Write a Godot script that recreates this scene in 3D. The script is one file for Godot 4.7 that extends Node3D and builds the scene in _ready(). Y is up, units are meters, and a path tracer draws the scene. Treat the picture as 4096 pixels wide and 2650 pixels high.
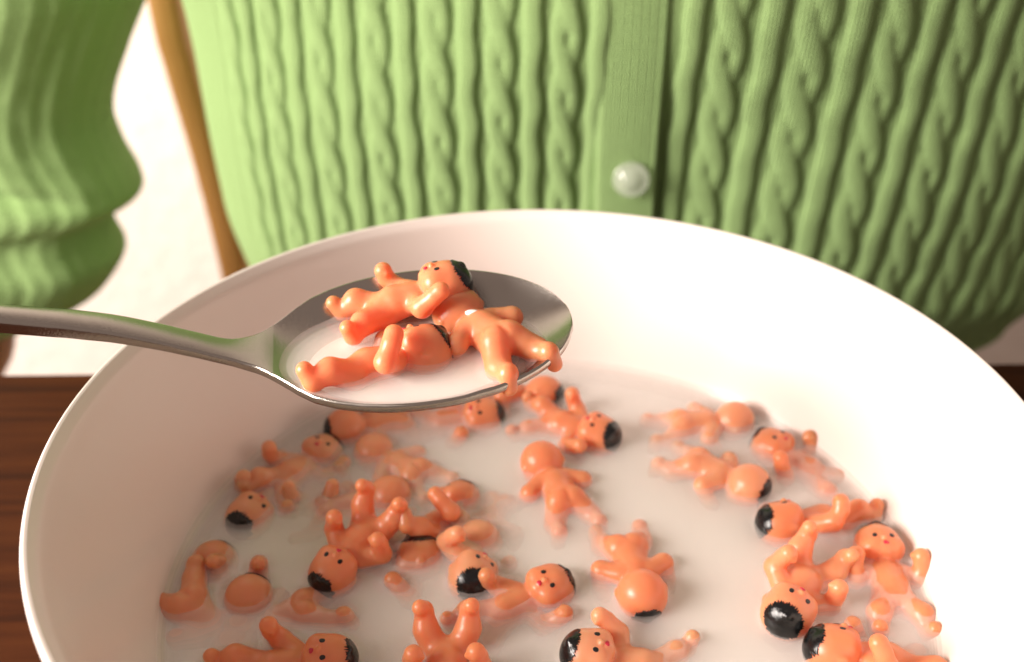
extends Node3D
# A white bowl of milk on a dark wooden table, small plastic baby dolls floating in it, three more on a spoon
# held over the bowl; behind the table a person in a green cable-knit cardigan on a wooden chair before a white wall.
# Lengths in the helpers are millimetres round the centre of the bowl's rim; MM turns them into metres.
const MM := 0.001
const RIM := 0.808            # height of the bowl's rim above the floor
const MILK_Y := -37.25        # level of the milk below the rim
const SPOON_LEVEL := 10.3      # level of the milk in the spoon

var M := {}
var used := {}
var rng := RandomNumberGenerator.new()

# ---------------------------------------------------------------- naming
func tag(o: Node, label := "", category := "", group := "", kind := "") -> void:
	if label: o.set_meta("label", label)
	if category: o.set_meta("category", category)
	if group: o.set_meta("group", group)
	if kind: o.set_meta("kind", kind)

func numbered(n: String) -> String:
	var k: int = used.get(n, -1) + 1
	used[n] = k
	return n if k == 0 else "%s_%03d" % [n, k]

func thing(n: String, at: Vector3) -> Node3D:
	var o := Node3D.new()
	o.name = numbered(n)
	add_child(o, true)
	o.position = at
	return o

func part(n: String, mesh: Mesh, mat: Material, parent: Node) -> MeshInstance3D:
	var o := MeshInstance3D.new()
	o.name = numbered(n) if parent == self else n
	o.mesh = mesh
	o.material_override = mat
	o.cast_shadow = GeometryInstance3D.SHADOW_CASTING_SETTING_ON
	parent.add_child(o, true)
	return o

func bowl_mm(x: float, y: float, z: float) -> Vector3:
	return Vector3(x * MM, RIM + y * MM, z * MM)

# ---------------------------------------------------------------- meshes
func mesh_of(v: PackedVector3Array, idx: PackedInt32Array, closed := false, nrm := PackedVector3Array(), uv := PackedVector2Array()) -> ArrayMesh:
	if closed:
		var vol := 0.0
		for t in range(0, idx.size(), 3):
			vol += v[idx[t]].dot(v[idx[t + 1]].cross(v[idx[t + 2]]))
		if vol > 0.0:       # front faces run clockwise
			for t in range(0, idx.size(), 3):
				var s := idx[t + 1]
				idx[t + 1] = idx[t + 2]
				idx[t + 2] = s
	if nrm.is_empty():
		nrm = PackedVector3Array()
		nrm.resize(v.size())
		for t in range(0, idx.size(), 3):
			var a := v[idx[t]]
			var n := (v[idx[t + 2]] - a).cross(v[idx[t + 1]] - a)
			nrm[idx[t]] += n
			nrm[idx[t + 1]] += n
			nrm[idx[t + 2]] += n
		for i in nrm.size():
			nrm[i] = nrm[i].normalized() if nrm[i].length_squared() > 1e-30 else Vector3.UP
	var a := []
	a.resize(Mesh.ARRAY_MAX)
	a[Mesh.ARRAY_VERTEX] = v
	a[Mesh.ARRAY_NORMAL] = nrm
	a[Mesh.ARRAY_INDEX] = idx
	if not uv.is_empty(): a[Mesh.ARRAY_TEX_UV] = uv
	var m := ArrayMesh.new()
	m.add_surface_from_arrays(Mesh.PRIMITIVE_TRIANGLES, a)
	return m

# rows x cols of points; wrap joins the last column to the first
func grid_index(rows: int, cols: int, wrap: bool, flip := false, base := 0) -> PackedInt32Array:
	var idx := PackedInt32Array()
	for r in rows - 1:
		for c in (cols if wrap else cols - 1):
			var a := base + r * cols + c
			var b := base + r * cols + (c + 1) % cols
			var d := a + cols
			var e := b + cols
			if flip: idx.append_array([a, d, b, b, d, e])
			else: idx.append_array([a, b, d, b, e, d])
	return idx

func lathe(profile: Array, seg := 128) -> ArrayMesh:
	var v := PackedVector3Array()
	for p in profile:
		for k in seg:
			var t := TAU * k / seg
			v.append(Vector3(p.x * cos(t), p.y, p.x * sin(t)) * MM)
	return mesh_of(v, grid_index(profile.size(), seg, true), true)

func smooth_profile(pts: Array, steps := 6) -> Array:
	var c := Curve2D.new()
	for i in pts.size():
		var a: Vector2 = pts[maxi(i - 1, 0)]
		var b: Vector2 = pts[mini(i + 1, pts.size() - 1)]
		var p: Vector2 = pts[i]
		var l := minf(p.distance_to(a) if i > 0 else 1e9, p.distance_to(b) if i < pts.size() - 1 else 1e9)
		var dir := (b - a).normalized() * l * 0.33
		c.add_point(p, -dir if i > 0 else Vector2.ZERO, dir if i < pts.size() - 1 else Vector2.ZERO)
	var out := []
	for i in pts.size() - 1:
		for s in steps:
			out.append(c.sample(i, float(s) / steps))
	out.append(pts[-1])
	return out

func rounded_box(size: Vector3, bevel: float) -> ArrayMesh:
	var st := SurfaceTool.new()
	st.begin(Mesh.PRIMITIVE_TRIANGLES)
	var h := size / 2.0
	var corners := []
	for sx in [-1, 1]:
		for sy in [-1, 1]:
			for sz in [-1, 1]:
				corners.append(Vector3(sx, sy, sz))
	var faces := []
	for ax in 3:
		for s in [-1.0, 1.0]:
			var n := Vector3.ZERO
			n[ax] = s
			var u := Vector3.ZERO
			u[(ax + 1) % 3] = 1
			var w := n.cross(u)
			var q := []
			for k in [[-1, -1], [1, -1], [1, 1], [-1, 1]]:
				var d: Vector3 = n + u * k[0] + w * k[1]
				var p := Vector3(d.x * (h.x - (bevel if absf(n.x) < .5 else 0.0)), d.y * (h.y - (bevel if absf(n.y) < .5 else 0.0)), d.z * (h.z - (bevel if absf(n.z) < .5 else 0.0)))
				q.append(p)
			faces.append([q, n])
	var quad := func(q: Array, n: Vector3):
		var g: Vector3 = (q[2] - q[0]).cross(q[1] - q[0])
		if g.dot(n) < 0: q.reverse()
		for t in [0, 1, 2, 0, 2, 3]:
			st.set_normal(n)
			st.add_vertex(q[t])
	for f in faces: quad.call(f[0], f[1])
	for ax in 3:                       # twelve bevelled edges
		var b := (ax + 1) % 3
		var c := (ax + 2) % 3
		for sb in [-1.0, 1.0]:
			for sc in [-1.0, 1.0]:
				var q := []
				for k in [[-1, 0], [1, 0], [1, 1], [-1, 1]]:
					var p := Vector3.ZERO
					p[ax] = k[0] * (h[ax] - bevel)
					p[b] = sb * (h[b] - (bevel if k[1] == 1 else 0.0))
					p[c] = sc * (h[c] - (0.0 if k[1] == 1 else bevel))
					q.append(p)
				var n := Vector3.ZERO
				n[b] = sb
				n[c] = sc
				quad.call(q, n.normalized())
	return st.commit()

# ---------------------------------------------------------------- smooth bodies: a field of joined capsules and ellipsoids, meshed as surface nets
class Body:
	var lo: Vector3
	var cell: float
	var nx: int
	var ny: int
	var nz: int
	var f := PackedFloat32Array()

	func _init(a: Vector3, b: Vector3, c: float):
		lo = a
		cell = c
		nx = int((b.x - a.x) / c) + 2
		ny = int((b.y - a.y) / c) + 2
		nz = int((b.z - a.z) / c) + 2
		f.resize(nx * ny * nz)
		f.fill(4.0 * c + 2.0)

	func span(p: Vector3, q: Vector3, far: float) -> Array:
		var a := ((p.min(q) - Vector3.ONE * far - lo) / cell).floor()
		var b := ((p.max(q) + Vector3.ONE * far - lo) / cell).ceil()
		return [maxi(int(a.x), 0), mini(int(b.x), nx - 1), maxi(int(a.y), 0), mini(int(b.y), ny - 1), maxi(int(a.z), 0), mini(int(b.z), nz - 1)]

	func capsule(p: Vector3, q: Vector3, r0: float, r1: float, k := 1.0) -> void:
		var s := span(p, q, maxf(r0, r1) + k + cell * 2.0)
		var d := q - p
		var dd := maxf(d.length_squared(), 1e-9)
		for z in range(s[4], s[5] + 1):
			for y in range(s[2], s[3] + 1):
				var i: int = (z * ny + y) * nx
				for x in range(s[0], s[1] + 1):
					var w := lo + Vector3(x, y, z) * cell - p
					var t := clampf(w.dot(d) / dd, 0.0, 1.0)
					var g := (w - d * t).length() - lerpf(r0, r1, t)
					var o := f[i + x]
					var h := maxf(k - absf(g - o), 0.0)
					f[i + x] = minf(g, o) - h * h / (4.0 * k)

	func ellipsoid(c: Vector3, r: Vector3, k := 1.0, turn := Basis.IDENTITY) -> void:
		var s := span(c, c, maxf(r.x, maxf(r.y, r.z)) + k + cell * 2.0)
		for z in range(s[4], s[5] + 1):
			for y in range(s[2], s[3] + 1):
				var i: int = (z * ny + y) * nx
				for x in range(s[0], s[1] + 1):
					var w := (lo + Vector3(x, y, z) * cell - c) * turn
					var a := w / r
					var k0 := a.length()
					var g := k0 * (k0 - 1.0) / maxf((a / r).length(), 1e-6)
					var o := f[i + x]
					var h := maxf(k - absf(g - o), 0.0)
					f[i + x] = minf(g, o) - h * h / (4.0 * k)

	func carve(p: Vector3, q: Vector3, r: float, k := 0.5) -> void:     # a groove along a line
		var s := span(p, q, r + k + cell)
		var d := q - p
		var dd := maxf(d.length_squared(), 1e-9)
		for z in range(s[4], s[5] + 1):
			for y in range(s[2], s[3] + 1):
				var i: int = (z * ny + y) * nx
				for x in range(s[0], s[1] + 1):
					var w := lo + Vector3(x, y, z) * cell - p
					var g := r - (w - d * clampf(w.dot(d) / dd, 0.0, 1.0)).length()
					var o := f[i + x]
					var h := maxf(k - absf(g - o), 0.0)
					f[i + x] = maxf(g, o) + h * h / (4.0 * k)

	func at(p: Vector3) -> float:
		var g := (p - lo) / cell
		var x := int(g.x)
		var y := int(g.y)
		var z := int(g.z)
		if g.x < 0 or g.y < 0 or g.z < 0 or x >= nx - 1 or y >= ny - 1 or z >= nz - 1: return 5.0
		g -= Vector3(x, y, z)
		var i := (z * ny + y) * nx + x
		var j := i + nx * ny
		return lerpf(lerpf(lerpf(f[i], f[i + 1], g.x), lerpf(f[i + nx], f[i + nx + 1], g.x), g.y), lerpf(lerpf(f[j], f[j + 1], g.x), lerpf(f[j + nx], f[j + nx + 1], g.x), g.y), g.z)

	func slope(p: Vector3) -> Vector3:
		var e := cell * 0.7
		return Vector3(at(p + Vector3(e, 0, 0)) - at(p - Vector3(e, 0, 0)), at(p + Vector3(0, e, 0)) - at(p - Vector3(0, e, 0)), at(p + Vector3(0, 0, e)) - at(p - Vector3(0, 0, e))).normalized()

	func surface_on(from: Vector3, dir: Vector3, reach := 12.0) -> Vector3:  # last crossing outward along a ray
		var t := reach
		while t > 0.2 and at(from + dir * t) > 0.0: t -= 0.15
		var a := t
		var b := t + 0.15
		for k in 8:
			var m := (a + b) / 2.0
			if at(from + dir * m) > 0.0: b = m
			else: a = m
		return from + dir * a

	func net(scale: float) -> Array:            # [vertices, normals, indices]
		var id := PackedInt32Array()
		id.resize(nx * ny * nz)
		id.fill(-1)
		var v := PackedVector3Array()
		var nrm := PackedVector3Array()
		var off := [0, 1, nx, nx + 1, nx * ny, nx * ny + 1, nx * ny + nx, nx * ny + nx + 1]
		var edges := [[0, 1], [2, 3], [4, 5], [6, 7], [0, 2], [1, 3], [4, 6], [5, 7], [0, 4], [1, 5], [2, 6], [3, 7]]
		var spot := [Vector3(0, 0, 0), Vector3(1, 0, 0), Vector3(0, 1, 0), Vector3(1, 1, 0), Vector3(0, 0, 1), Vector3(1, 0, 1), Vector3(0, 1, 1), Vector3(1, 1, 1)]
		var near := cell * 2.0
		for z in nz - 1:
			for y in ny - 1:
				for x in nx - 1:
					var i := (z * ny + y) * nx + x
					if absf(f[i]) > near: continue
					var mask := 0
					for k in 8:
						if f[i + off[k]] < 0.0: mask |= 1 << k
					if mask == 0 or mask == 255: continue
					var sum := Vector3.ZERO
					var n := 0
					for e in edges:
						if ((mask >> e[0]) & 1) != ((mask >> e[1]) & 1):
							var fa := f[i + off[e[0]]]
							var fb := f[i + off[e[1]]]
							sum += spot[e[0]].lerp(spot[e[1]], fa / (fa - fb))
							n += 1
					id[i] = v.size()
					var p := lo + (Vector3(x, y, z) + sum / n) * cell
					v.append(p * scale)
					nrm.append(slope(p))
		var idx := PackedInt32Array()
		for z in range(1, nz - 1):
			for y in range(1, ny - 1):
				for x in range(1, nx - 1):
					var i := (z * ny + y) * nx + x
					if absf(f[i]) > near: continue
					var inside := f[i] < 0.0
					for ax in 3:
						var step: int = [1, nx, nx * ny][ax]
						if (f[i + step] < 0.0) == inside: continue
						var s1: int = [nx, nx * ny, 1][ax]
						var s2: int = [nx * ny, 1, nx][ax]
						var a := id[i - s1 - s2]
						var b := id[i - s2]
						var c := id[i]
						var d := id[i - s1]
						if a < 0 or b < 0 or c < 0 or d < 0: continue
						if inside: idx.append_array([a, c, b, a, d, c])
						else: idx.append_array([a, b, c, a, c, d])
		return [v, nrm, idx]

func body_mesh(b: Body) -> ArrayMesh:
	var n := b.net(MM)
	return mesh_of(n[0], n[2], true, n[1])

# ---------------------------------------------------------------- materials
func plain(name_: String, srgb: Color, rough := 0.5, spec := 0.5) -> StandardMaterial3D:
	var m := StandardMaterial3D.new()
	m.resource_name = name_
	m.albedo_color = srgb
	m.roughness = rough
	m.metallic_specular = spec
	return m

func noise_tex(seed_: int, freq: float, oct := 4, ramp: Gradient = null, size := 512, kind := FastNoiseLite.TYPE_SIMPLEX_SMOOTH) -> NoiseTexture2D:
	var n := FastNoiseLite.new()
	n.seed = seed_
	n.noise_type = kind
	n.frequency = freq
	n.fractal_octaves = oct
	var t := NoiseTexture2D.new()
	t.width = size
	t.height = size
	t.seamless = true
	t.generate_mipmaps = false
	t.noise = n
	if ramp: t.color_ramp = ramp
	return t

func ramp(stops: Array) -> Gradient:
	var g := Gradient.new()
	g.offsets = PackedFloat32Array(stops.map(func(s): return s[0]))
	g.colors = PackedColorArray(stops.map(func(s): return s[1]))
	return g

func make_materials() -> void:
	M.ceramic = plain("white_glaze", Color(0.90, 0.86, 0.83), 0.22)

	M.milk_core = plain("milk", Color(0.995, 0.975, 0.955), 0.6)
	M.milk_top = plain("milk_film", Color(0.995, 0.975, 0.955, 0.18), 0.12)
	M.milk_top.transparency = BaseMaterial3D.TRANSPARENCY_ALPHA
	M.milk_top.metallic_specular = 0.38
	M.milk_haze = plain("thin_milk", Color(0.995, 0.98, 0.96, 0.215), 1.0, 0.0)
	M.milk_haze.transparency = BaseMaterial3D.TRANSPARENCY_ALPHA

	M.milk_drop = plain("milk_drop", Color(0.97, 0.95, 0.93), 0.12)
	M.skin = plain("doll_plastic", Color(0.895, 0.555, 0.40), 0.3)
	M.skin.subsurf_scatter_enabled = true
	M.skin.subsurf_scatter_strength = 0.55
	M.skin.roughness_texture = noise_tex(8, 0.03, 3, ramp([[0.0, Color(0.6, 0.6, 0.6)], [1.0, Color.WHITE]]))
	M.skin.roughness = 0.43
	M.skin.uv1_triplanar = true
	M.skin.uv1_scale = Vector3.ONE * 60.0
	M.skin_pale = M.skin.duplicate()
	M.skin_pale.albedo_color = Color(0.91, 0.595, 0.445)
	M.skin_deep = M.skin.duplicate()
	M.skin_deep.albedo_color = Color(0.88, 0.52, 0.36)
	M.hair = plain("black_gloss_paint", Color(0.05, 0.055, 0.06), 0.16)
	M.hair.normal_enabled = true
	M.hair.normal_scale = 0.35
	M.hair.normal_texture = noise_tex(15, 0.04, 3)
	M.hair.normal_texture.as_normal_map = true
	M.hair.uv1_triplanar = true
	M.hair.uv1_scale = Vector3(260, 90, 90)
	M.eye = plain("black_paint", Color(0.07, 0.075, 0.09), 0.35)
	M.mouth = plain("red_paint", Color(0.78, 0.13, 0.24), 0.4)

	M.steel = plain("stainless_steel", Color(0.66, 0.64, 0.61), 0.2)
	M.steel.metallic = 1.0
	M.steel.normal_enabled = true
	M.steel.normal_scale = 0.22
	M.steel.normal_texture = noise_tex(21, 0.05, 4)
	M.steel.normal_texture.as_normal_map = true
	M.steel.uv1_triplanar = true
	M.steel.uv1_scale = Vector3(60, 200, 420)

	M.wool = plain("green_wool", Color(0.625, 0.748, 0.495), 0.95, 0.3)
	M.wool.rim_enabled = true
	M.wool.rim = 0.5
	M.wool.rim_tint = 0.6
	M.wool.albedo_texture = noise_tex(31, 0.09, 4, ramp([[0.0, Color(0.78, 0.82, 0.76)], [0.5, Color(0.95, 0.96, 0.94)], [1.0, Color(1, 1, 1)]]))
	M.wool.normal_enabled = true
	M.wool.normal_scale = 0.55
	M.wool.normal_texture = noise_tex(32, 0.12, 3)
	M.wool.normal_texture.as_normal_map = true
	M.wool.uv1_triplanar = true
	M.wool.uv1_scale = Vector3.ONE * 20.0
	M.knit = M.wool.duplicate()
	M.knit.resource_name = "green_stitches"
	M.knit.uv1_triplanar = false
	M.knit.uv1_scale = Vector3.ONE
	M.knit.normal_texture = stitches()
	M.knit.normal_scale = 1.6
	M.pearl = plain("pearly_plastic", Color(0.78, 0.82, 0.74, 0.38), 0.08)
	M.pearl.transparency = BaseMaterial3D.TRANSPARENCY_ALPHA
	M.pearl.clearcoat_enabled = true
	M.pearl.clearcoat = 0.6
	M.pearl.clearcoat_roughness = 0.08

	M.table = plain("dark_wood", Color(1, 1, 1), 0.6, 0.2)
	M.table.albedo_texture = noise_tex(41, 0.012, 5, ramp([[0.0, Color(0.18, 0.082, 0.034)], [0.5, Color(0.25, 0.12, 0.048)], [1.0, Color(0.29, 0.15, 0.062)]]))
	M.table.uv1_triplanar = true
	M.table.uv1_scale = Vector3(1.6, 26, 26)
	M.chair = plain("honey_wood", Color(1, 1, 1), 0.45)
	M.chair.albedo_texture = noise_tex(43, 0.012, 4, ramp([[0.0, Color(0.78, 0.56, 0.31)], [1.0, Color(0.87, 0.66, 0.40)]]))
	M.chair.uv1_triplanar = true
	M.chair.uv1_scale = Vector3(30, 2, 30)
	M.wall = plain("white_plaster", Color(0.93, 0.90, 0.87), 0.9, 0.3)
	M.wall.normal_enabled = true
	M.wall.normal_scale = 0.2
	M.wall.normal_texture = noise_tex(51, 0.03, 4)
	M.wall.normal_texture.as_normal_map = true
	M.wall.uv1_triplanar = true
	M.wall.uv1_scale = Vector3.ONE * 3.0
	M.floor = plain("oak_floor", Color(1, 1, 1), 0.5)
	M.floor.albedo_texture = noise_tex(53, 0.01, 4, ramp([[0.0, Color(0.50, 0.38, 0.26)], [1.0, Color(0.62, 0.49, 0.35)]]))
	M.floor.uv1_triplanar = true
	M.floor.uv1_scale = Vector3(0.8, 8, 8)
	M.arm_skin = plain("skin", Color(0.72, 0.52, 0.40), 0.55)
	M.arm_skin.subsurf_scatter_enabled = true
	M.arm_skin.subsurf_scatter_strength = 0.15
	M.denim = plain("dark_cloth", Color(0.20, 0.21, 0.24), 0.95, 0.3)

# relief of 16 x 20 knit stitches, each two slanted strands that meet in a V
func stitches() -> ImageTexture:
	var side := 320
	var n := FastNoiseLite.new()
	n.seed = 61
	n.frequency = 0.05
	var im := Image.create(side, side, false, Image.FORMAT_RGBA8)
	for y in side:
		for x in side:
			var cx := fposmod(float(x) / side * 16.0, 1.0) - 0.5
			var jit := n.get_noise_2d(x, y) * 0.12
			var cy := fposmod(float(y) / side * 20.0 + absf(cx) * 0.9 + jit, 1.0) - 0.5
			var h := sqrt(maxf(0.0, 1.0 - pow(absf(cy) / 0.5, 2.0))) * sqrt(maxf(0.0, 1.0 - pow((absf(cx) - 0.25) / 0.27, 2.0)))
			h = clampf(h * (0.8 + n.get_noise_2d(x * 5.0, y * 5.0) * 0.3), 0.0, 1.0)
			im.set_pixel(x, y, Color(h, h, h))
	im.bump_map_to_normal_map(6.0)
	return ImageTexture.create_from_image(im)

# ---------------------------------------------------------------- dolls
const HEAD := Vector3(0, 9.6, 0)
var moulds: Array[Body] = []
var doll_parts := []          # per pose: {body, hair:[...], eye_l, eye_r, mouth}

func doll_body(pose: int) -> Body:
	var b := Body.new(Vector3(-9.6, -15.0, -6.4), Vector3(9.6, 16.0, 10.6), 0.36)
	b.ellipsoid(HEAD + Vector3(0, 0.1, -0.2), Vector3(4.9, 4.95, 4.85), 0.6)
	for s in [-1.0, 1.0]:
		b.ellipsoid(Vector3(2.0 * s, 7.6, 2.2), Vector3(2.35, 2.1, 2.3), 1.6)       # cheeks
		b.ellipsoid(Vector3(4.75 * s, 8.8, -0.5), Vector3(0.45, 1.0, 0.75), 0.6)    # ears
	b.ellipsoid(Vector3(0, 6.35, 3.0), Vector3(1.5, 1.2, 1.5), 0.9)                  # chin
	b.ellipsoid(Vector3(0, 8.35, 4.85), Vector3(0.62, 0.5, 0.6), 0.5)                # nose
	b.ellipsoid(Vector3(0, 7.15, 4.55), Vector3(0.75, 0.45, 0.45), 0.4)              # lips
	b.ellipsoid(Vector3(0, 13.5, 2.3), Vector3(0.9, 0.8, 0.9), 0.6)                  # tuft over the brow
	b.capsule(Vector3(0, 5.6, -0.2), Vector3(0, 3.4, -0.1), 2.0, 2.2, 1.0)           # neck
	b.ellipsoid(Vector3(0, 2.5, 0), Vector3(3.65, 2.9, 3.1), 1.2)
	b.ellipsoid(Vector3(0, -0.9, 0.5), Vector3(3.8, 3.5, 3.5), 1.6)
	b.ellipsoid(Vector3(0, -3.6, -0.2), Vector3(3.75, 2.6, 3.15), 1.4)
	var hip_y := -4.3
	for s in [-1.0, 1.0]:
		b.ellipsoid(Vector3(1.5 * s, -3.9, -1.5), Vector3(1.9, 1.9, 1.7), 0.7)       # bottom
		var sh := Vector3(2.9 * s, 3.3, -0.1)
		var el := Vector3(6.3 * s, 1.3, 0.2)
		var wr := Vector3(6.7 * s, 3.2, 2.9)
		var ha := Vector3(6.4 * s, 4.2, 4.3)
		if pose == 1:
			el = Vector3(6.2 * s, 0.6, 1.0)
			wr = Vector3(5.9 * s, 0.9, 4.2)
			ha = Vector3(5.5 * s, 1.4, 5.9)
		elif pose == 2 and s > 0:
			el = Vector3(6.3, 4.0, 0.4)
			wr = Vector3(7.2, 6.9, 1.9)
			ha = Vector3(7.3, 8.5, 2.6)
		elif pose == 2:
			el = Vector3(-6.0, 0.2, 0.6)
			wr = Vector3(-6.9, -1.0, 3.0)
			ha = Vector3(-7.0, -1.0, 4.6)
		b.capsule(sh, el, 2.1, 2.0, 0.9)
		b.capsule(el, wr, 2.0, 1.7, 0.6)
		b.capsule(wr, ha, 1.7, 1.75, 0.4)
		b.capsule(wr.lerp(ha, 0.5) + Vector3(-1.0 * s, 0.4, 0), ha + Vector3(-1.55 * s, 0.5, -0.2), 0.6, 0.55, 0.35)   # thumb
		var hip := Vector3(1.9 * s, hip_y, 0.0)
		var kn := Vector3(4.1 * s, -7.9, 1.9)
		var an := Vector3(4.6 * s, -11.3, 1.2)
		var toe := Vector3(5.1 * s, -12.0, 3.5)
		if pose == 1:
			kn = Vector3(3.9 * s, -6.6, 3.4)
			an = Vector3(4.2 * s, -8.6, 6.2)
			toe = Vector3(4.7 * s, -7.5, 8.1)
		elif pose == 2 and s > 0:
			kn = Vector3(4.9, -7.4, 1.2)
			an = Vector3(7.2, -9.7, 0.8)
			toe = Vector3(8.0, -9.9, 3.0)
		elif pose == 2:
			kn = Vector3(-3.0, -7.8, 2.6)
			an = Vector3(-3.2, -11.2, 1.4)
			toe = Vector3(-3.5, -12.0, 3.7)
		b.capsule(hip, kn, 2.8, 2.35, 1.2)
		b.capsule(kn, an, 2.35, 1.75, 0.7)
		b.capsule(an, toe, 1.75, 1.5, 0.5)
		b.ellipsoid(an + (an - toe).normalized() * 0.5, Vector3(1.5, 1.5, 1.5), 0.5)   # heel
	b.carve(Vector3(0, -3.0, -4.1), Vector3(0, -6.2, -2.6), 0.35, 0.6)
	return b

# a patch of paint on the surface: a cone of rays from `from` round `axis`, its edge uneven; stands `lift` proud and turns down at the edge
func patch(b: Body, from: Vector3, axis: Vector3, reach: Callable, rings: int, seg: int, lift: float) -> ArrayMesh:
	axis = axis.normalized()
	var u := axis.cross(Vector3(0, 0, 1) if absf(axis.z) < 0.8 else Vector3(1, 0, 0)).normalized()
	var w := axis.cross(u)
	var v := PackedVector3Array()
	for r in rings + 2:
		for k in seg:
			var t := TAU * k / seg
			var ang: float = reach.call(t) * minf(float(r) / rings, 1.0)
			var dir := (axis * cos(ang) + (u * cos(t) + w * sin(t)) * sin(ang)).normalized()
			var p := b.surface_on(from, dir, 9.0)
			v.append((p + b.slope(p) * (lift if r <= rings else -0.15)) * MM)
	return mesh_of(v, grid_index(rings + 2, seg, true, true))

func make_dolls() -> void:
	for pose in 3:
		var b := doll_body(pose)
		moulds.append(b)
		var d := {"body": body_mesh(b)}
		if pose == 0:
			d.hair = []
			for h in 3:
				var n := FastNoiseLite.new()
				n.seed = 70 + h
				n.frequency = 1.0
				var wide: float = [0.78, 0.70, 0.60][h]
				var cap := func(t: float) -> float:
					var jag := n.get_noise_2d(cos(t) * 1.3, sin(t) * 1.3) * 0.10 + (n.get_noise_2d(cos(t) * 8.0, sin(t) * 8.0) * 0.13 + n.get_noise_2d(cos(t) * 21.0, sin(t) * 21.0) * 0.11) * (1.0 if h < 2 else 0.6)
					return wide + jag
				d.hair.append(patch(b, HEAD, Vector3(0.02, 1, [0.20, 0.04, 0.5][h]), cap, 14, 200, 0.14))
			d.eyes = []
			for s in [-1.0, 1.0]:
				var n := FastNoiseLite.new()
				n.seed = 80 + int(s)
				var dot := func(t: float) -> float: return 0.090 + 0.018 * absf(cos(t)) + 0.008 * n.get_noise_1d(t * 40.0)
				d.eyes.append(patch(b, HEAD, Vector3(1.72 * s, -0.42, 4.6), dot, 3, 18, 0.07))
			var lips := func(t: float) -> float: return 0.062 + 0.036 * absf(sin(t)) + 0.012 * sin(3.0 * t + 1.0)
			d.mouth = patch(b, HEAD, Vector3(0.06, -2.45, 4.9), lips, 3, 18, 0.06)
		doll_parts.append(d)

func doll(pose: int, hair: int) -> Node3D:
	var o := Node3D.new()
	part("body", doll_parts[pose].body, M.skin, o)
	part("hair", doll_parts[0].hair[hair], M.hair, o)
	part("eye", doll_parts[0].eyes[0], M.eye, o)
	part("eye", doll_parts[0].eyes[1], M.eye, o)
	part("mouth", doll_parts[0].mouth, M.mouth, o)
	return o

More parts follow.
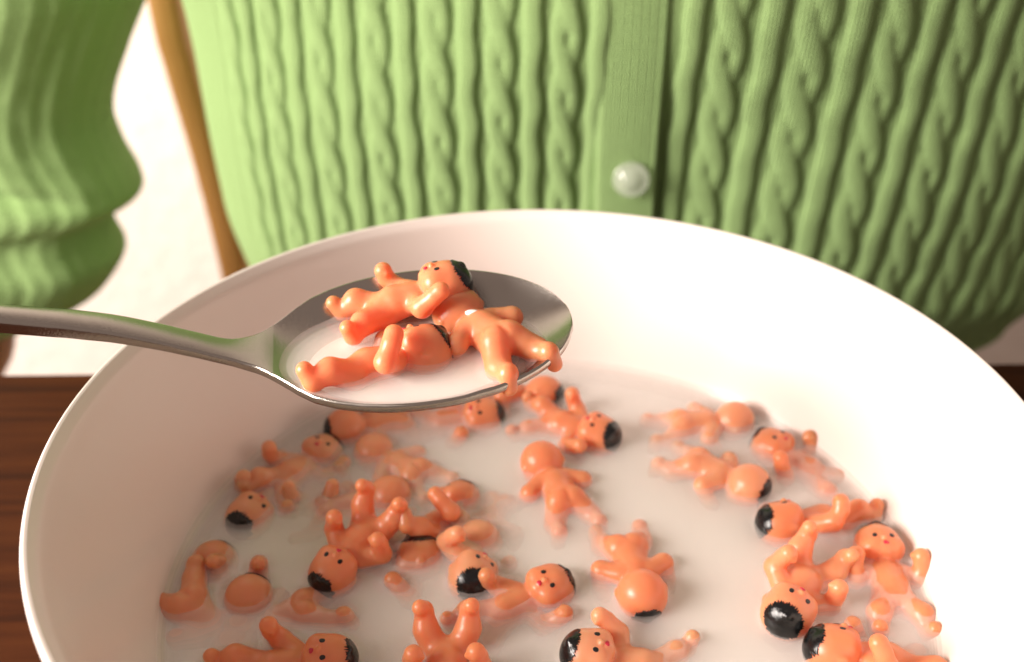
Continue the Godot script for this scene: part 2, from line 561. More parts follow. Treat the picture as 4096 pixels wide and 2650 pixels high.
# head x, y, z and hips x, y, z in millimetres, turn about the long axis (0 face up), pose, hair, label
var DOLLS := [
	[-19.8, 16.6, -21.9, -32.1, 12.4, -19.2, -6, 2, 0, "small plastic baby doll lying face up across the back of the spoon, head topmost"],
	[-23.3, 10.9, -7.5, -34.4, 9.3, -2.7, -36, 0, 0, "small plastic baby doll half sunk in the spoon's milk nearest the viewer, forearm straight up"],
	[-17.3, 12.2, -18.6, -8.3, 12.8, -7.2, 176, 0, 2, "small plastic baby doll lying face down on the spoon, legs over its front edge"],
	[-46.8, -37.6, -46.7, -33.8, -39.3, -51.2, 170, 0, 1, "small plastic baby doll with large head just below the spoon's left underside, hair leftward"],
	[-13.9, -38.2, -52.5, -27.1, -41.0, -51.7, 18, 0, 1, "small plastic baby doll with two eyes showing, just below the spoon's front edge"],
	[0.8, -38.4, -61.8, -9.2, -39.8, -64.1, 140, 1, 0, "small plastic baby doll farthest back in the milk, blurred under the spoon's tip"],
	[13.9, -36.8, -43.6, 2.2, -39.0, -51.0, 8, 2, 0, "small plastic baby doll on its back right of the spoon, black hair pointing right"],
	[-0.1, -37.2, -33.5, 5.1, -37.4, -20.0, 180, 0, 2, "small plastic baby doll face down in mid bowl, bald head away from the viewer"],
	[47.4, -38.3, -51.1, 34.7, -38.2, -49.5, 178, 0, 2, "small plastic baby doll face down at the back right, beside the bowl wall"],
	[54.2, -38.6, -41.5, 62.0, -40.4, -33.5, 4, 0, 1, "small plastic baby doll face up against the back right bowl wall, one arm raised"],
	[46.0, -37.2, -25.9, 36.2, -37.6, -33.5, 176, 0, 1, "small plastic baby doll face down in the right group, shiny bald head, legs leftward"],
	[50.1, -37.2, -13.7, 61.9, -39.2, -16.3, 38, 2, 0, "small plastic baby doll seen in profile in the right group, thick black hair leftward"],
	[69.3, -37.8, -7.0, 68.8, -39.4, 4.7, 0, 0, 1, "small plastic baby doll face up at the far right, both eyes and mouth showing"],
	[45.8, -35.8, 12.6, 54.0, -39.0, -1.9, -18, 1, 0, "small plastic baby doll at lower right, glossy black crown toward viewer, legs raised"],
	[52.3, -36.4, 21.1, 62.7, -38.8, 22.3, 35, 0, 0, "small plastic baby doll at the lower right edge with a slanted black hair strip"],
	[18.5, -36.6, 7.2, 16.7, -37.6, -6.6, 182, 0, 2, "small plastic baby doll face down alone right of centre, bald head toward the viewer"],
	[0.9, -37.6, 4.4, -8.4, -39.8, 9.4, 14, 2, 1, "small plastic baby doll face up in the middle, two black eyes and pink mouth"],
	[-14.9, -38.0, 1.7, -16.1, -42.6, -15.6, -35, 0, 0, "small plastic baby doll sunken in the middle, dark oval crown facing the viewer"],
	[-26.4, -39.8, -5.3, -27.7, -44.8, 0.5, -75, 0, 0, "small plastic baby doll lying on its side left of the middle, large half-sunken head"],
	[-43.1, -36.4, 2.2, -37.4, -35.6, -8.1, -8, 1, 1, "small plastic baby doll at left with ragged black hair, face up, legs raised behind"],
	[-18.7, -40.0, -23.8, -23.2, -40.0, -15.1, -50, 1, 0, "small plastic baby doll left of the middle, both legs raised before its thin hairline"],
	[-34.5, -39.2, -23.6, -44.9, -40.0, -20.5, 180, 0, 2, "small plastic baby doll sunken below the spoon's left half, head right, legs left"],
	[-39.5, -39.1, -39.3, -30.1, -38.4, -31.8, 180, 0, 2, "small plastic baby doll face down under the spoon's left half, round bald head left"],
	[-51.3, -39.4, -39.6, -59.3, -39.2, -28.4, 8, 2, 0, "small plastic baby doll sunken at upper left with spread legs and small blurred face"],
	[-64.2, -39.1, -17.1, -60.9, -42.3, -28.5, -24, 0, 1, "small plastic baby doll at the left bowl wall, small head, dark hair lower left"],
	[-68.8, -40.7, -4.3, -71.2, -45.0, 1.0, 180, 1, 2, "small plastic baby doll almost sunken by the left bowl wall, arm across its head"],
	[-58.9, -39.0, 6.5, -60.0, -43.8, 11.1, 180, 2, 2, "small plastic baby doll face down and sunken at lower left, round head toward viewer"],
	[-60.4, -43.4, 15.8, -66.3, -40.3, 11.6, 180, 2, 2, "small plastic baby doll almost sunken at lower far left, only bent leg showing"],
	[-40.0, -36.8, 23.4, -49.8, -38.4, 24.5, 12, 2, 1, "small plastic baby doll at bottom left, one black eye showing, arm raised behind it"],
	[-18.6, -37.8, 34.2, -18.8, -38.0, 23.3, 2, 1, 0, "small plastic baby doll at the bottom left of centre, two legs sticking up"],
	[6.7, -36.0, 22.6, 16.4, -38.6, 23.7, -6, 2, 0, "small plastic baby doll at the bottom middle, black hair at left and red mouth"],
	[-14.1, -40.4, -11.0, -10.8, -41.4, -21.2, 180, 2, 2, "small plastic baby doll deeply sunken in mid milk, only dim round head showing"],
	[-59.8, -43.0, 12.4, -51.9, -40.4, 10.4, 180, 0, 2, "small plastic baby doll deeply sunken at lower left, only a pointed limb showing"],
	[-63.7, -46.4, 15.3, -63.1, -44.8, 6.6, 0, 1, 0, "small plastic baby doll almost wholly sunken at lower left, only its feet showing"],
	[-52.7, -44.0, -40.5, -51.6, -43.8, -26.1, 0, 1, 2, "small plastic baby doll sunken under the spoon's left part, only its two hands showing"],
]
var spots: Array[Transform3D] = []      # millimetres

func lay_dolls() -> void:
	var kinds := {}
	for d in DOLLS:
		var head := Vector3(d[0], d[1], d[2])
		var a := (head - Vector3(d[3], d[4], d[5])).normalized()
		var up := (Vector3.UP - a * a.y).normalized()
		var f := (up * cos(deg_to_rad(d[6])) + a.cross(up) * sin(deg_to_rad(d[6]))).normalized()
		var t := Transform3D(Basis(a.cross(f), a, f), head - a * HEAD.y)
		spots.append(t)
		var key := "%d %d" % [d[7], d[8]]
		var o: Node3D = kinds[key].duplicate() if kinds.has(key) else doll(d[7], d[8])
		kinds[key] = o
		o.name = numbered("baby_doll")
		add_child(o, true)
		o.transform = Transform3D(t.basis * rng.randf_range(0.97, 1.03), bowl_mm(t.origin.x, t.origin.y, t.origin.z))
		o.get_node("body").material_override = [M.skin, M.skin_pale, M.skin_deep][rng.randi() % 3]
		tag(o, d[9], "doll", "small plastic baby dolls in the milk and on the spoon")

# how far the milk climbs at a point of its level surface, by its distance to the nearest doll
func climb(level: float, x: float, z: float) -> float:
	var near := 9.0
	for i in spots.size():
		var t := spots[i]
		var w := Vector3(x, level + 0.35, z) - t.origin
		if w.length_squared() > 17.0 * 17.0: continue
		near = minf(near, moulds[DOLLS[i][7]].at(w * t.basis))
	return 0.75 * exp(-maxf(near, 0.0) / 0.42) if near < 4.0 else 0.0

# ---------------------------------------------------------------- bowl and milk
var inner: Array
func bowl_radius(y: float) -> float:
	for i in inner.size() - 1:
		if inner[i].y >= y and inner[i + 1].y <= y:
			return lerpf(inner[i].x, inner[i + 1].x, (inner[i].y - y) / maxf(inner[i].y - inner[i + 1].y, 1e-6))
	return 10.0

func make_bowl() -> void:
	inner = smooth_profile([Vector2(89.4, -0.25), Vector2(87.9, -2.2), Vector2(86.5, -7), Vector2(83.6, -16), Vector2(80.0, -26), Vector2(75.5, -37.2), Vector2(70.5, -44), Vector2(60, -49.5), Vector2(40, -52.6), Vector2(15, -53.4), Vector2(0.01, -53.5)], 5)
	var outer := smooth_profile([Vector2(0.01, -56.4), Vector2(40, -56.2), Vector2(43, -57.6), Vector2(45, -58), Vector2(47.5, -57.6), Vector2(49, -55.2), Vector2(63, -52), Vector2(74.5, -45), Vector2(80, -36), Vector2(85, -22), Vector2(88.8, -9), Vector2(90.6, -2.6), Vector2(90.75, -1.0), Vector2(90.2, -0.15), Vector2(89.4, -0.25)], 5)
	outer.append_array(inner.slice(1))
	var o := part("bowl", lathe(outer, 192), M.ceramic, self)
	o.position = bowl_mm(0, 0, 0)
	tag(o, "large round white glazed bowl of milk standing on the dark wooden table", "bowl")

func disc(r: float, y: float, seg := 128) -> PackedVector3Array:
	var v := PackedVector3Array([Vector3(0, y, 0) * MM])
	for k in seg: v.append(Vector3(r * cos(TAU * k / seg), y, r * sin(TAU * k / seg)) * MM)
	return v

func make_milk() -> void:
	var root := thing("milk", bowl_mm(0, MILK_Y, 0))
	tag(root, "white milk filling the bowl, dolls floating in it", "milk")
	var prof := [Vector2(0.01, -4.1), Vector2(bowl_radius(MILK_Y - 4.1) + 0.8, -4.1)]
	for p in inner:
		if p.y < MILK_Y - 4.4: prof.append(Vector2(maxf(p.x + 0.3, 0.01), p.y - MILK_Y - 0.6))
	part("milk_body", lathe(prof, 96), M.milk_core, root)
	var v := PackedVector3Array()
	var idx := PackedInt32Array()
	for depth in [0.5, 1.1, 1.75, 2.5, 3.3]:
		var base := v.size()
		v.append_array(disc(bowl_radius(MILK_Y - depth) + 0.7, -depth))
		for k in 128: idx.append_array([base, base + 1 + k, base + 1 + (k + 1) % 128])
	part("milk_depth", mesh_of(v, idx), M.milk_haze, root)
	# the surface, drawn up where it meets the dolls and the bowl
	var step := 0.5
	var n := 308
	var rim := bowl_radius(MILK_Y)
	var h := PackedFloat32Array()
	h.resize(n * n)
	for i in spots.size():
		var t := spots[i]
		if absf(t.origin.y - MILK_Y) > 18.0: continue
		var b := moulds[DOLLS[i][7]]
		var cx := int(t.origin.x / step) + n / 2
		var cz := int(t.origin.z / step) + n / 2
		for gz in range(maxi(cz - 32, 0), mini(cz + 33, n)):
			for gx in range(maxi(cx - 32, 0), mini(cx + 33, n)):
				var w := Vector3((gx - n / 2) * step, MILK_Y + 0.35, (gz - n / 2) * step) - t.origin
				var d := b.at(w * t.basis)
				if d < 3.0: h[gz * n + gx] = maxf(h[gz * n + gx], 0.75 * exp(-maxf(d, 0.0) / 0.42))
	v = PackedVector3Array()
	idx = PackedInt32Array()
	var id := PackedInt32Array()
	id.resize(n * n)
	id.fill(-1)
	for gz in n:
		for gx in n:
			var x := (gx - n / 2) * step
			var z := (gz - n / 2) * step
			var r := sqrt(x * x + z * z)
			if r > rim + 1.3: continue
			id[gz * n + gx] = v.size()
			v.append(Vector3(x, maxf(h[gz * n + gx], 0.6 * exp(minf(r - rim, 0.0) / 0.8) if r > rim - 5.0 else 0.0), z) * MM)
	for gz in n - 1:
		for gx in n - 1:
			var a := id[gz * n + gx]
			var b := id[gz * n + gx + 1]
			var c := id[gz * n + n + gx]
			var d := id[gz * n + n + gx + 1]
			if a < 0 or b < 0 or c < 0 or d < 0: continue
			idx.append_array([a, b, c, b, d, c])
	part("milk_surface", mesh_of(v, idx), M.milk_top, root)

# ---------------------------------------------------------------- spoon, in its own axes: x to the tip, y up, z across
var spoon_turn := Basis(Vector3(0.98564, 0.03898, -0.16427), Vector3(-0.01551, 0.98977, 0.14181), Vector3(0.16812, -0.13722, 0.97617)).orthonormalized()
var spoon_at := Vector3(-23.67, 12.79, -11.09)
var lift_curve := Curve2D.new()

const SPOON_OUTLINE := [Vector2(-140, 4.2), Vector2(-120, 4.0), Vector2(-95, 2.5), Vector2(-75, 2.2), Vector2(-55, 2.5), Vector2(-40, 2.5), Vector2(-35, 2.7), Vector2(-31.6, 3.9), Vector2(-29.4, 5.2), Vector2(-27, 7.3), Vector2(-25, 9.4), Vector2(-23.3, 11.3), Vector2(-20.5, 13.8), Vector2(-16.5, 16.0), Vector2(-12, 17.6), Vector2(-7, 18.6), Vector2(-1, 19.0), Vector2(5, 18.6), Vector2(10.7, 17.4)]
func spoon_half(x: float) -> float:
	var o := SPOON_OUTLINE
	if x > 10.7:
		var t := clampf((x + 1.0) / 29.0, 0.0, 1.0)
		return 19.0 * sqrt(1.0 - t * t)
	for i in o.size() - 1:
		if x <= o[i + 1].x:
			return cubic_interpolate(o[i].y, o[i + 1].y, o[maxi(i - 1, 0)].y, o[mini(i + 2, o.size() - 1)].y, clampf((x - o[i].x) / (o[i + 1].x - o[i].x), 0.0, 1.0))
	return 4.0

func spoon_mid(x: float) -> float:
	if x > -27.0: return 0.0
	var pts := [Vector2(-140, 16.0), Vector2(-120, 18.0), Vector2(-100, 18.6), Vector2(-85, 17.8), Vector2(-70.5, 15.3), Vector2(-60.5, 12.6), Vector2(-54, 10.4), Vector2(-48.5, 8.0), Vector2(-42.5, 5.0), Vector2(-34.5, 1.2), Vector2(-27, 0.0)]
	for i in pts.size() - 1:
		if x <= pts[i + 1].x:
			var p0: Vector2 = pts[maxi(i - 1, 0)]
			var p3: Vector2 = pts[mini(i + 2, pts.size() - 1)]
			return cubic_interpolate(pts[i].y, pts[i + 1].y, p0.y, p3.y, (x - pts[i].x) / (pts[i + 1].x - pts[i].x))
	return 0.0

func spoon_dip(x: float) -> float:
	var t := clampf(x / 28.0, -1.0, 1.0)
	return 7.6 * pow(maxf(1.0 - t * t, 0.0), 0.9)

func spoon_top(x: float, z: float) -> float:
	var w := maxf(spoon_half(x), 0.05)
	var e := clampf(absf(z) / w, 0.0, 1.0)
	var crown := 0.35 * smoothstep(-26.0, -40.0, x)
	return spoon_mid(x) - spoon_dip(x) * (1.0 - pow(e, 2.2)) + crown * (1.0 - e * e)

func make_spoon() -> void:
	var root := thing("spoon", bowl_mm(spoon_at.x, spoon_at.y, spoon_at.z))
	root.basis = spoon_turn
	tag(root, "steel spoon held over the bowl from the left, carrying three dolls in a little milk", "spoon")
	var xs := []
	for k in 61: xs.append(28.0 * cos(PI * k / 75.0))
	var x: float = xs[-1]
	while x > -27.0:
		x -= 0.6
		xs.append(x)
	var cut := xs.size()
	while x > -136.0:
		x -= 1.2
		xs.append(x)
	for piece in 2:
		var use: Array = xs.slice(0, cut) if piece == 0 else xs.slice(cut - 1)
		var v := PackedVector3Array()
		var idx := PackedInt32Array()
		var nz := 33
		var edge := 7
		for side in 3:                 # top, rounded edge pair, underside
			var base := v.size()
			if side == 0 or side == 2:
				for px in use:
					var w := maxf(spoon_half(px), 0.02)
					for k in nz:
						var e := -1.0 + 2.0 * k / (nz - 1)
						e = sin(e * PI / 2.0)
						var y := spoon_top(px, e * w)
						if side == 2:
							var th := lerpf(1.9, 2.0, smoothstep(-22.0, -34.0, px)) + 1.2 * smoothstep(-36.0, -70.0, px)
							y -= th * (1.0 - 0.10 * e * e)
							v.append(Vector3(px, y, e * w))
						else: v.append(Vector3(px, y, e * maxf(w - 0.25, 0.01)))
				idx.append_array(grid_index(use.size(), nz, false, side == 2, base))
			else:
				for s in [-1.0, 1.0]:
					base = v.size()
					for px in use:
						var w := maxf(spoon_half(px), 0.02)
						var y0 := spoon_top(px, w)
						var th := (lerpf(1.9, 2.0, smoothstep(-22.0, -34.0, px)) + 1.2 * smoothstep(-36.0, -70.0, px)) * 0.9
						for k in edge:
							var a := PI * k / (edge - 1)
							v.append(Vector3(px + (0.25 * sin(a) if px > 27.5 else 0.0), y0 - th * (0.5 - 0.5 * cos(a)), s * (w - 0.25 + 0.45 * pow(sin(a), 0.6) + 0.25 * k / (edge - 1))))
					idx.append_array(grid_index(use.size(), edge, false, s > 0, base))
		for i in v.size(): v[i] *= MM
		part(["spoon_bowl", "handle"][piece], mesh_of(v, idx), M.steel, root)
	# milk lying level in the spoon
	var lv := func(sx: float, sz: float) -> float:      # spoon-local height of the level plane
		var n := Vector3.UP * spoon_turn
		return (SPOON_LEVEL - spoon_at.y - n.x * sx - n.z * sz) / n.y
	var pool := thing("spoon_milk", bowl_mm(0, SPOON_LEVEL, 0))
	tag(pool, "thin pool of milk lying in the spoon round three dolls", "milk")
	var top := PackedVector3Array()
	var ti := PackedInt32Array()
	for layer in 4:
		var deep: float = [0.0, 0.4, 0.85, 1.35][layer]
		var seg := 96
		var rings := 40 if layer == 0 else 2
		var v := PackedVector3Array()
		var c := Vector2(-1.0, 6.0)
		var rad := PackedFloat32Array()
		for k in seg:
			var dir := Vector2(cos(TAU * k / seg), sin(TAU * k / seg))
			var r := 0.3
			while r < 45.0:
				var p := c + dir * r
				if absf(p.x) > 27.9 or absf(p.y) >= spoon_half(p.x) or spoon_top(p.x, p.y) > lv.call(p.x, p.y) - deep: break
				r += 0.15
			rad.append(r + 0.25)
		for r in rings + 1:
			for k in seg:
				var p := c + Vector2(cos(TAU * k / seg), sin(TAU * k / seg)) * rad[k] * r / rings
				var y: float = lv.call(p.x, p.y) - deep
				var g := spoon_at + spoon_turn * Vector3(p.x, y, p.y)
				if layer == 0:
					g.y = SPOON_LEVEL + maxf(climb(SPOON_LEVEL, g.x, g.z), 0.35 * exp(-(rad[k] * (1.0 - float(r) / rings)) / 0.5))
				v.append(Vector3(g.x, g.y - SPOON_LEVEL, g.z) * MM)
		var gi := grid_index(rings + 1, seg, true, true)
		if layer == 0: part("milk_surface", mesh_of(v, gi), M.milk_top, pool)
		else:
			var base := top.size()
			top.append_array(v)
			for i in gi: ti.append(i + base)
	part("milk_depth", mesh_of(top, ti), M.milk_haze, pool)
	# opaque milk filling the hollow below
	var cv := PackedVector3Array()
	var c2 := Vector2(-1.0, 6.0)
	var rad2 := PackedFloat32Array()
	for k in 96:
		var dir := Vector2(cos(TAU * k / 96), sin(TAU * k / 96))
		var r := 0.3
		while r < 45.0:
			var p := c2 + dir * r
			if absf(p.x) > 27.9 or absf(p.y) >= spoon_half(p.x) or spoon_top(p.x, p.y) > lv.call(p.x, p.y) - 1.9: break
			r += 0.15
		rad2.append(r + 0.2)
	for low in 2:
		for r in 13:
			for k in 96:
				var p := c2 + Vector2(cos(TAU * k / 96), sin(TAU * k / 96)) * rad2[k] * (r if low == 0 else 12 - r) / 12.0
				var y: float = lv.call(p.x, p.y) - 1.9
				if low == 1: y = minf(y, spoon_top(p.x, p.y)) - 0.25
				var g := spoon_at + spoon_turn * Vector3(p.x, y, p.y)
				cv.append(Vector3(g.x, g.y - SPOON_LEVEL, g.z) * MM)
	part("milk_body", mesh_of(cv, grid_index(26, 96, true), true), M.milk_core, pool)

func make_drop() -> void:
	var b := Body.new(Vector3(-3, -2, -3), Vector3(3, 2, 3), 0.2)
	b.ellipsoid(Vector3(0, 0, 0), Vector3(1.5, 0.6, 0.8), 0.3)
	b.ellipsoid(Vector3(1.1, -0.1, 0.5), Vector3(0.9, 0.5, 0.6), 0.5)
	var o := part("milk_drop", body_mesh(b), M.milk_drop, self)
	var p := spots[2] * Vector3(0.3, 4.3, -2.55)
	o.position = bowl_mm(p.x, p.y, p.z)
	tag(o, "small white drop of milk on the neck of the face-down doll on the spoon", "drop")

# ---------------------------------------------------------------- person
const BODY_X := 36.0
func torso_a(y: float, side := -1.0) -> float:
	if side > 0: return lerpf(196.0, 198.0, smoothstep(-60.0, 40.0, y)) - 12.0 * smoothstep(-100.0, -138.0, y)
	return 163.0 - 14.0 * smoothstep(-66.0, -135.0, y) + 10.0 * smoothstep(40.0, 150.0, y)
func torso_front(y: float) -> float: return -176.0 + (y + 20.0) * 0.14 - 10.0 * smoothstep(-95.0, -138.0, y)

func torso(u: float, y: float, out: float) -> Vector3:       # u: millimetres round the body from the button band, at its widest
	var s := u / 160.0
	var phi := s + 0.16 * s * s * s                          # flat in front, turning faster at the sides
	var a := lerpf(torso_a(y), torso_a(y, 1.0), smoothstep(0.0, 60.0, u))
	var b := 62.0
	var p := Vector3(BODY_X + a * sin(phi), y, torso_front(y) - b + b * cos(phi))
	return p + Vector3(sin(phi) / a, 0, cos(phi) / b).normalized() * out

# height of the knit at u, v: plain ribs and two-strand cables in turn
func knit(u: float, v: float) -> float:
	var rib := func(d: float, w: float, h: float) -> float: return h * sqrt(maxf(1.0 - pow(absf(d) / w, 2.4), 0.0))
	var best := 0.0
	var side := -1.0 if u < 0 else 1.0
	var first := 15.6 if u < 0 else 11.8
	var uu := absf(u) - first
	var unit := 20.2
	var n := roundf(uu / unit)
	var cable_n := roundf((uu - unit / 2.0) / unit)
	if n >= 0 and n < 8:
		var wob := 0.5 * sin(TAU * (v / 21.0 + n * 0.37)) + 0.25 * sin(v * 0.21 + n * 2.0)
		best = rib.call(uu - n * unit + wob * 0.7, 3.2 + 0.25 * wob, 1.95)
	if cable_n >= 0 and cable_n < 7:
		var d := (uu - unit / 2.0 - cable_n * unit) * side
		var ph := PI * (v / 21.0 + fmod(cable_n * 0.41 + (0.3 if side > 0 else 0.0), 1.0))
		for k in 2:
			var q := ph + PI * k
			var off := 1.75 * cos(q)
			var over := 0.42 * sin(q)
			best = maxf(best, rib.call(d - off, 3.4, 1.7 + over))
		var hole := fposmod(ph / PI, 1.0)
		hole = minf(hole, 1.0 - hole) * 21.0
		best -= (0.65 + 0.25 * sin(v * 0.11 + cable_n * 1.7)) * exp(-(d - 0.4 - 0.3 * sin(v * 0.07 + cable_n)) * (d - 0.4) / 1.6 - hole * hole / 8.0)
	return best

func make_person() -> void:
	var root := thing("person", bowl_mm(BODY_X, -505, -235))
	tag(root, "person in a light green cable-knit cardigan sitting behind the table", "person")
	var home := Vector3(BODY_X, -505, -235)
	# cardigan fronts
	for s in [-1, 1]:
		var v := PackedVector3Array()
		var uv := PackedVector2Array()
		var cols := 0
		var rows := 0
		var y := -138.0
		while y < 150.0:
			cols = 0
			var u := 9.0 if s < 0 else 2.0
			while u < 236.0:
				var fade := smoothstep(-116.0, -100.0, y + 6.0 * sin(u * 0.05)) * smoothstep(160.0, 140.0, u)
				var h := knit(u * s, y) * fade + 0.12 * sin(u * 4.2) * smoothstep(-100.0, -116.0, y)
				h += 1.6 * sin(u * 0.031 + y * 0.035) + 1.0 * sin(y * 0.06 - u * 0.02 * s)
				var k: float = s * u
				v.append((torso(k, y, h) - home) * MM)
				uv.append(Vector2(k, -y) / 29.0)
				cols += 1
				u += 0.62 if u < 160.0 else 3.0
			rows += 1
			y += 1.1
		part("cardigan_front", mesh_of(v, grid_index(rows, cols, false, s < 0), false, PackedVector3Array(), uv), M.knit, root)
	# back and hem roll
	var bv := PackedVector3Array()
	for r in 30:
		var y := -138.0 + 288.0 * r / 29.0
		for k in 33:
			var u := 232.0 + (TAU * 160.0 - 464.0) * k / 32.0
			var t := lerpf(2.02, TAU - 2.02, k / 32.0)
			bv.append((Vector3(BODY_X + torso_a(y, signf(sin(t))) * sin(t), y, torso_front(y) - 62.0 + 62.0 * cos(t) * (1.0 if cos(t) > 0 else 1.9)) - home) * MM)
	part("cardigan_back", mesh_of(bv, grid_index(30, 33, false)), M.wool, root)
	# button band: a flat doubled strip with rounded edges, over the right front
	var band := PackedVector3Array()
	var buv := PackedVector2Array()
	var prof := [Vector2(-9.6, -0.5), Vector2(-9.7, 1.2), Vector2(-9.2, 2.0), Vector2(-8.0, 2.35)]
	for k in 40: prof.append(Vector2(-7.6 + 15.6 * k / 39.0, 2.5 + 0.16 * cos(k * PI / 1.5) + 0.35 * cos((k - 19.5) / 19.5 * 1.3)))
	prof.append_array([Vector2(8.6, 2.7), Vector2(9.3, 2.3), Vector2(9.6, 1.4), Vector2(9.2, 0.3), Vector2(8.6, -0.8)])
	var rows := 0
	var y := -137.0
	while y < 150.0:
		for p in prof:
			band.append((torso(p.x * 1.06 - 5.2 - 0.035 * y + 0.35 * sin(y * 0.05), y, p.y + 0.5 + 0.5 * sin(y * 0.045)) - home) * MM)
			buv.append(Vector2(p.x, -y) / 25.0)
		rows += 1
		y += 2.0
	part("button_band", mesh_of(band, grid_index(rows, prof.size(), false), false, PackedVector3Array(), buv), M.knit, root)
	# pearl button
	var at := torso(-3.0, -28.4, 4.6)
	var bp := smooth_profile([Vector2(0.01, 3.0), Vector2(1.7, 2.75), Vector2(3.1, 2.1), Vector2(4.2, 1.5), Vector2(5.2, 1.25), Vector2(5.9, 1.0), Vector2(6.2, 0.5), Vector2(5.8, -0.6), Vector2(0.01, -1.0)], 5)
	var btn := part("button", lathe(bp, 48), M.pearl, root)
	btn.basis = Basis(Vector3.RIGHT, deg_to_rad(84)) * Basis(Vector3.BACK, deg_to_rad(4))
	btn.position = (at - home) * MM
	tag(btn, "round pearly button on the cardigan's button band")
	# sleeve: a loose tube hanging beside the body, creased at the elbow
	var edge := [Vector2(168, -121.5), Vector2(97, -130.9), Vector2(50, -142.7), Vector2(6, -156.9), Vector2(-21, -172.2), Vector2(-45, -182.8), Vector2(-61, -181.6), Vector2(-78, -175.7), Vector2(-85, -178.1), Vector2(-91, -189.9), Vector2(-99, -191.1), Vector2(-111, -187.5), Vector2(-123, -194.6), Vector2(-131, -202.9), Vector2(-139, -220.6)]
	var n := FastNoiseLite.new()
	n.seed = 12
	n.frequency = 0.02
	var sv := PackedVector3Array()
	var srows := 0
	for i in edge.size() - 1:
		for st in 10:
			var f := float(st) / 10.0
			var e0: Vector2 = edge[maxi(i - 1, 0)]
			var e3: Vector2 = edge[mini(i + 2, edge.size() - 1)]
			var yy := lerpf(edge[i].x, edge[i + 1].x, f)
			var xr := cubic_interpolate(edge[i].y, edge[i + 1].y, e0.y, e3.y, f)
			var r := lerpf(62.0, 52.0, smoothstep(50.0, -90.0, yy))
			for k in 120:
				var t := TAU * k / 120.0
				var d := Vector3(cos(t), 0, sin(t))
				var crease := yy + 80.0 - 22.0 * (1.0 - d.x) * 0.6
				var rr := r - 5.0 * exp(-crease * crease / 14.0) * smoothstep(1.0, 0.2, d.x) + 0.8 * exp(-pow(crease + 9.0, 2) / 80.0)
				rr += n.get_noise_3d(d.x * 40.0, yy * 0.3, d.z * 40.0) * 6.0 * (1.0 - smoothstep(0.7, 1.0, d.x)) + 0.9 * pow(absf(sin(t * 20.0)), 0.7)
				sv.append((Vector3(xr - r + rr * d.x, yy + 3.0 * d.z, -282.0 + rr * 0.85 * d.z + 10.0 * smoothstep(-50.0, -130.0, yy)) - home) * MM)
			srows += 1
	part("sleeve", mesh_of(sv, grid_index(srows, 120, true, true)), M.wool, root)
	# bare forearm below the pushed-up sleeve, at the edge of the picture
	var arm := Body.new(Vector3(-358, -255, -330), Vector3(-210, -50, -180), 5.0)
	arm.capsule(Vector3(-266, -90, -280), Vector3(-276, -150, -262), 29.0, 30.0, 8.0)
	arm.capsule(Vector3(-276, -150, -262), Vector3(-303, -215, -230), 30.0, 23.0, 8.0)
	var am := part("forearm", body_mesh(arm), M.arm_skin, root)
	am.position = -home * MM
	# lap and legs under the table
	var legs := Body.new(Vector3(-150, -790, -370), Vector3(220, -80, 240), 13.0)
	legs.ellipsoid(Vector3(BODY_X, -215, -250), Vector3(150, 105, 85), 30.0)
	for s in [-1.0, 1.0]:
		legs.capsule(Vector3(BODY_X + 70 * s, -245, -230), Vector3(BODY_X + 85 * s, -270, 130), 76.0, 58.0, 40.0)
		legs.capsule(Vector3(BODY_X + 85 * s, -270, 130), Vector3(BODY_X + 85 * s, -740, 100), 58.0, 42.0, 20.0)
	var lm := part("trousers", body_mesh(legs), M.denim, root)
	lm.position = -home * MM

# ---------------------------------------------------------------- furniture and room
func swept(path: Array, size: Vector2, steps := 8) -> ArrayMesh:      # a bar with rounded section along points (mm)
	var v := PackedVector3Array()
	var rows := 0
	for i in path.size() - 1:
		for s in (steps + 1 if i == path.size() - 2 else steps):
			var f := float(s) / steps
			var p: Vector3 = path[i].cubic_interpolate(path[i + 1], path[maxi(i - 1, 0)], path[mini(i + 2, path.size() - 1)], f)
			for k in 16:
				var t := TAU * k / 16
				var c := Vector2(signf(cos(t)) * pow(absf(cos(t)), 0.55), signf(sin(t)) * pow(absf(sin(t)), 0.55))
				v.append((p + Vector3(c.x * size.x / 2, 0, c.y * size.y / 2)) * MM)
			rows += 1
	var idx := grid_index(rows, 16, true)
	for e in 2:
		var m := Vector3.ZERO
		var base := 0 if e == 0 else (rows - 1) * 16
		for k in 16: m += v[base + k] / 16.0
		v.append(m)
		for k in 16:
			var a := base + k
			var b := base + (k + 1) % 16
			if e == 0: idx.append_array([v.size() - 1, b, a])
			else: idx.append_array([v.size() - 1, a, b])
	return mesh_of(v, idx, true)

func make_room() -> void:
	var fl := part("floor", rounded_box(Vector3(3.2, 0.04, 2.6), 0.004), M.floor, self)
	fl.position = Vector3(0, -0.02, 0.3)
	tag(fl, "", "", "", "structure")
	var w := part("wall", rounded_box(Vector3(3.2, 2.4, 0.08), 0.004), M.wall, self)
	w.position = Vector3(0, 1.2, -0.64)
	tag(w, "plain white wall brightly lit behind the person and chair", "wall", "", "structure")

func make_table() -> void:
	var t := thing("table", Vector3(0, 0, 0.3))
	t.rotation.y = deg_to_rad(1.4)
	tag(t, "dark brown wooden table with streaked grain under the bowl", "table")
	var top := part("table_top", rounded_box(Vector3(1.3, 0.028, 0.81), 0.003), M.table, t)
	top.position = Vector3(0, 0.736, 0)
	for x in [-0.58, 0.58]:
		for z in [-0.34, 0.34]:
			var l := part("leg", rounded_box(Vector3(0.05, 0.72, 0.05), 0.004), M.table, t)
			l.position = Vector3(x, 0.361, z)

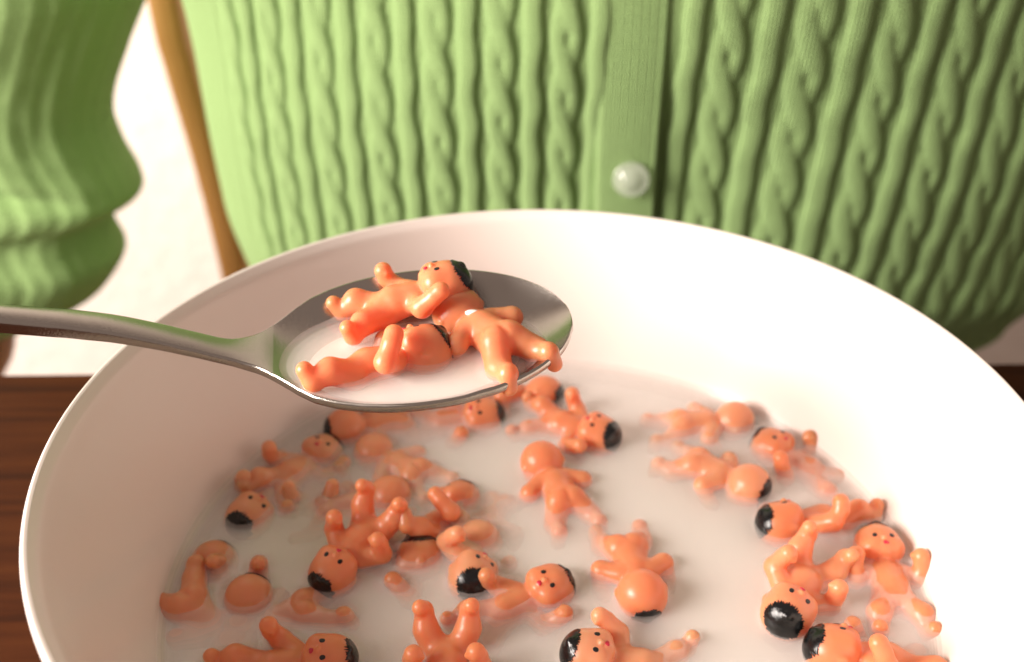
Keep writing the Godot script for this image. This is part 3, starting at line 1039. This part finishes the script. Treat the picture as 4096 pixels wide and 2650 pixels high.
func make_chair() -> void:
	var c := thing("chair", Vector3(BODY_X * MM, 0, -0.28))
	tag(c, "honey coloured wooden chair with a slanted back post, behind the person", "chair")
	var h := Vector3(BODY_X, -808, -280)
	var lp := [Vector3(-156, -808, -376), Vector3(-160, -420, -382), Vector3(-163, -300, -386), Vector3(-169.5, -187, -390), Vector3(-174.5, -119, -390), Vector3(-181.5, -60, -390), Vector3(-184, -26, -390), Vector3(-188, 120, -394)]
	for s in [1.0, -1.0]:
		var pts := []
		for p in lp: pts.append((Vector3(BODY_X + (p.x - BODY_X) * s, p.y, p.z) - h))
		part("back_post", swept(pts, Vector2(16.5, 22)), M.chair, c)
	var seat := part("seat", rounded_box(Vector3(0.4, 0.022, 0.40), 0.006), M.chair, c)
	seat.position = Vector3(0, 0.46, 0.0)
	for s in [-1.0, 1.0]:
		part("leg", swept([Vector3(155 * s, 0, 160), Vector3(155 * s, 220, 160), Vector3(155 * s, 449, 160)], Vector2(30, 30)), M.chair, c)

func _ready() -> void:
	rng.seed = 5
	# camera
	var cam := Camera3D.new()
	cam.name = "camera"
	add_child(cam)
	var look := CameraAttributesPhysical.new()
	look.frustum_focal_length = 38.03
	look.frustum_focus_distance = 0.186
	look.frustum_near = 0.01
	look.frustum_far = 20.0
	look.exposure_aperture = 13.5
	cam.attributes = look
	cam.fov = 35.02
	cam.near = 0.01
	cam.far = 20.0
	cam.position = bowl_mm(-7.07, 116.93, 153.83)
	cam.rotation = Vector3(-0.56278, 0, 0.0025)
	cam.current = true
	# surroundings: a dim, warm room; no sky
	var we := WorldEnvironment.new()
	we.name = "world_environment"
	var env := Environment.new()
	env.background_mode = Environment.BG_COLOR
	env.background_color = Color(0.40, 0.305, 0.265).linear_to_srgb()
	env.tonemap_mode = Environment.TONE_MAPPER_LINEAR
	env.tonemap_exposure = 1.0
	env.sdfgi_enabled = true
	env.ssao_enabled = true
	env.ssil_enabled = true
	we.environment = env
	add_child(we)
	# the light of a window to the left, a little in front of the person
	var win := AreaLight3D.new()
	win.name = "window_light"
	win.area_size = Vector2(0.55, 0.6)
	win.light_color = Color(1.0, 0.95, 0.915)
	win.light_energy = 3.8
	win.area_range = 6.0
	win.area_attenuation = 2.0
	win.shadow_enabled = true
	add_child(win)
	win.look_at_from_position(Vector3(-0.93, RIM + 0.33, 0.32), Vector3(0.03, RIM - 0.03, -0.05))
	make_materials()
	make_room()
	make_table()
	make_chair()
	make_bowl()
	make_person()
	make_dolls()
	lay_dolls()
	make_milk()
	make_spoon()
	make_drop()
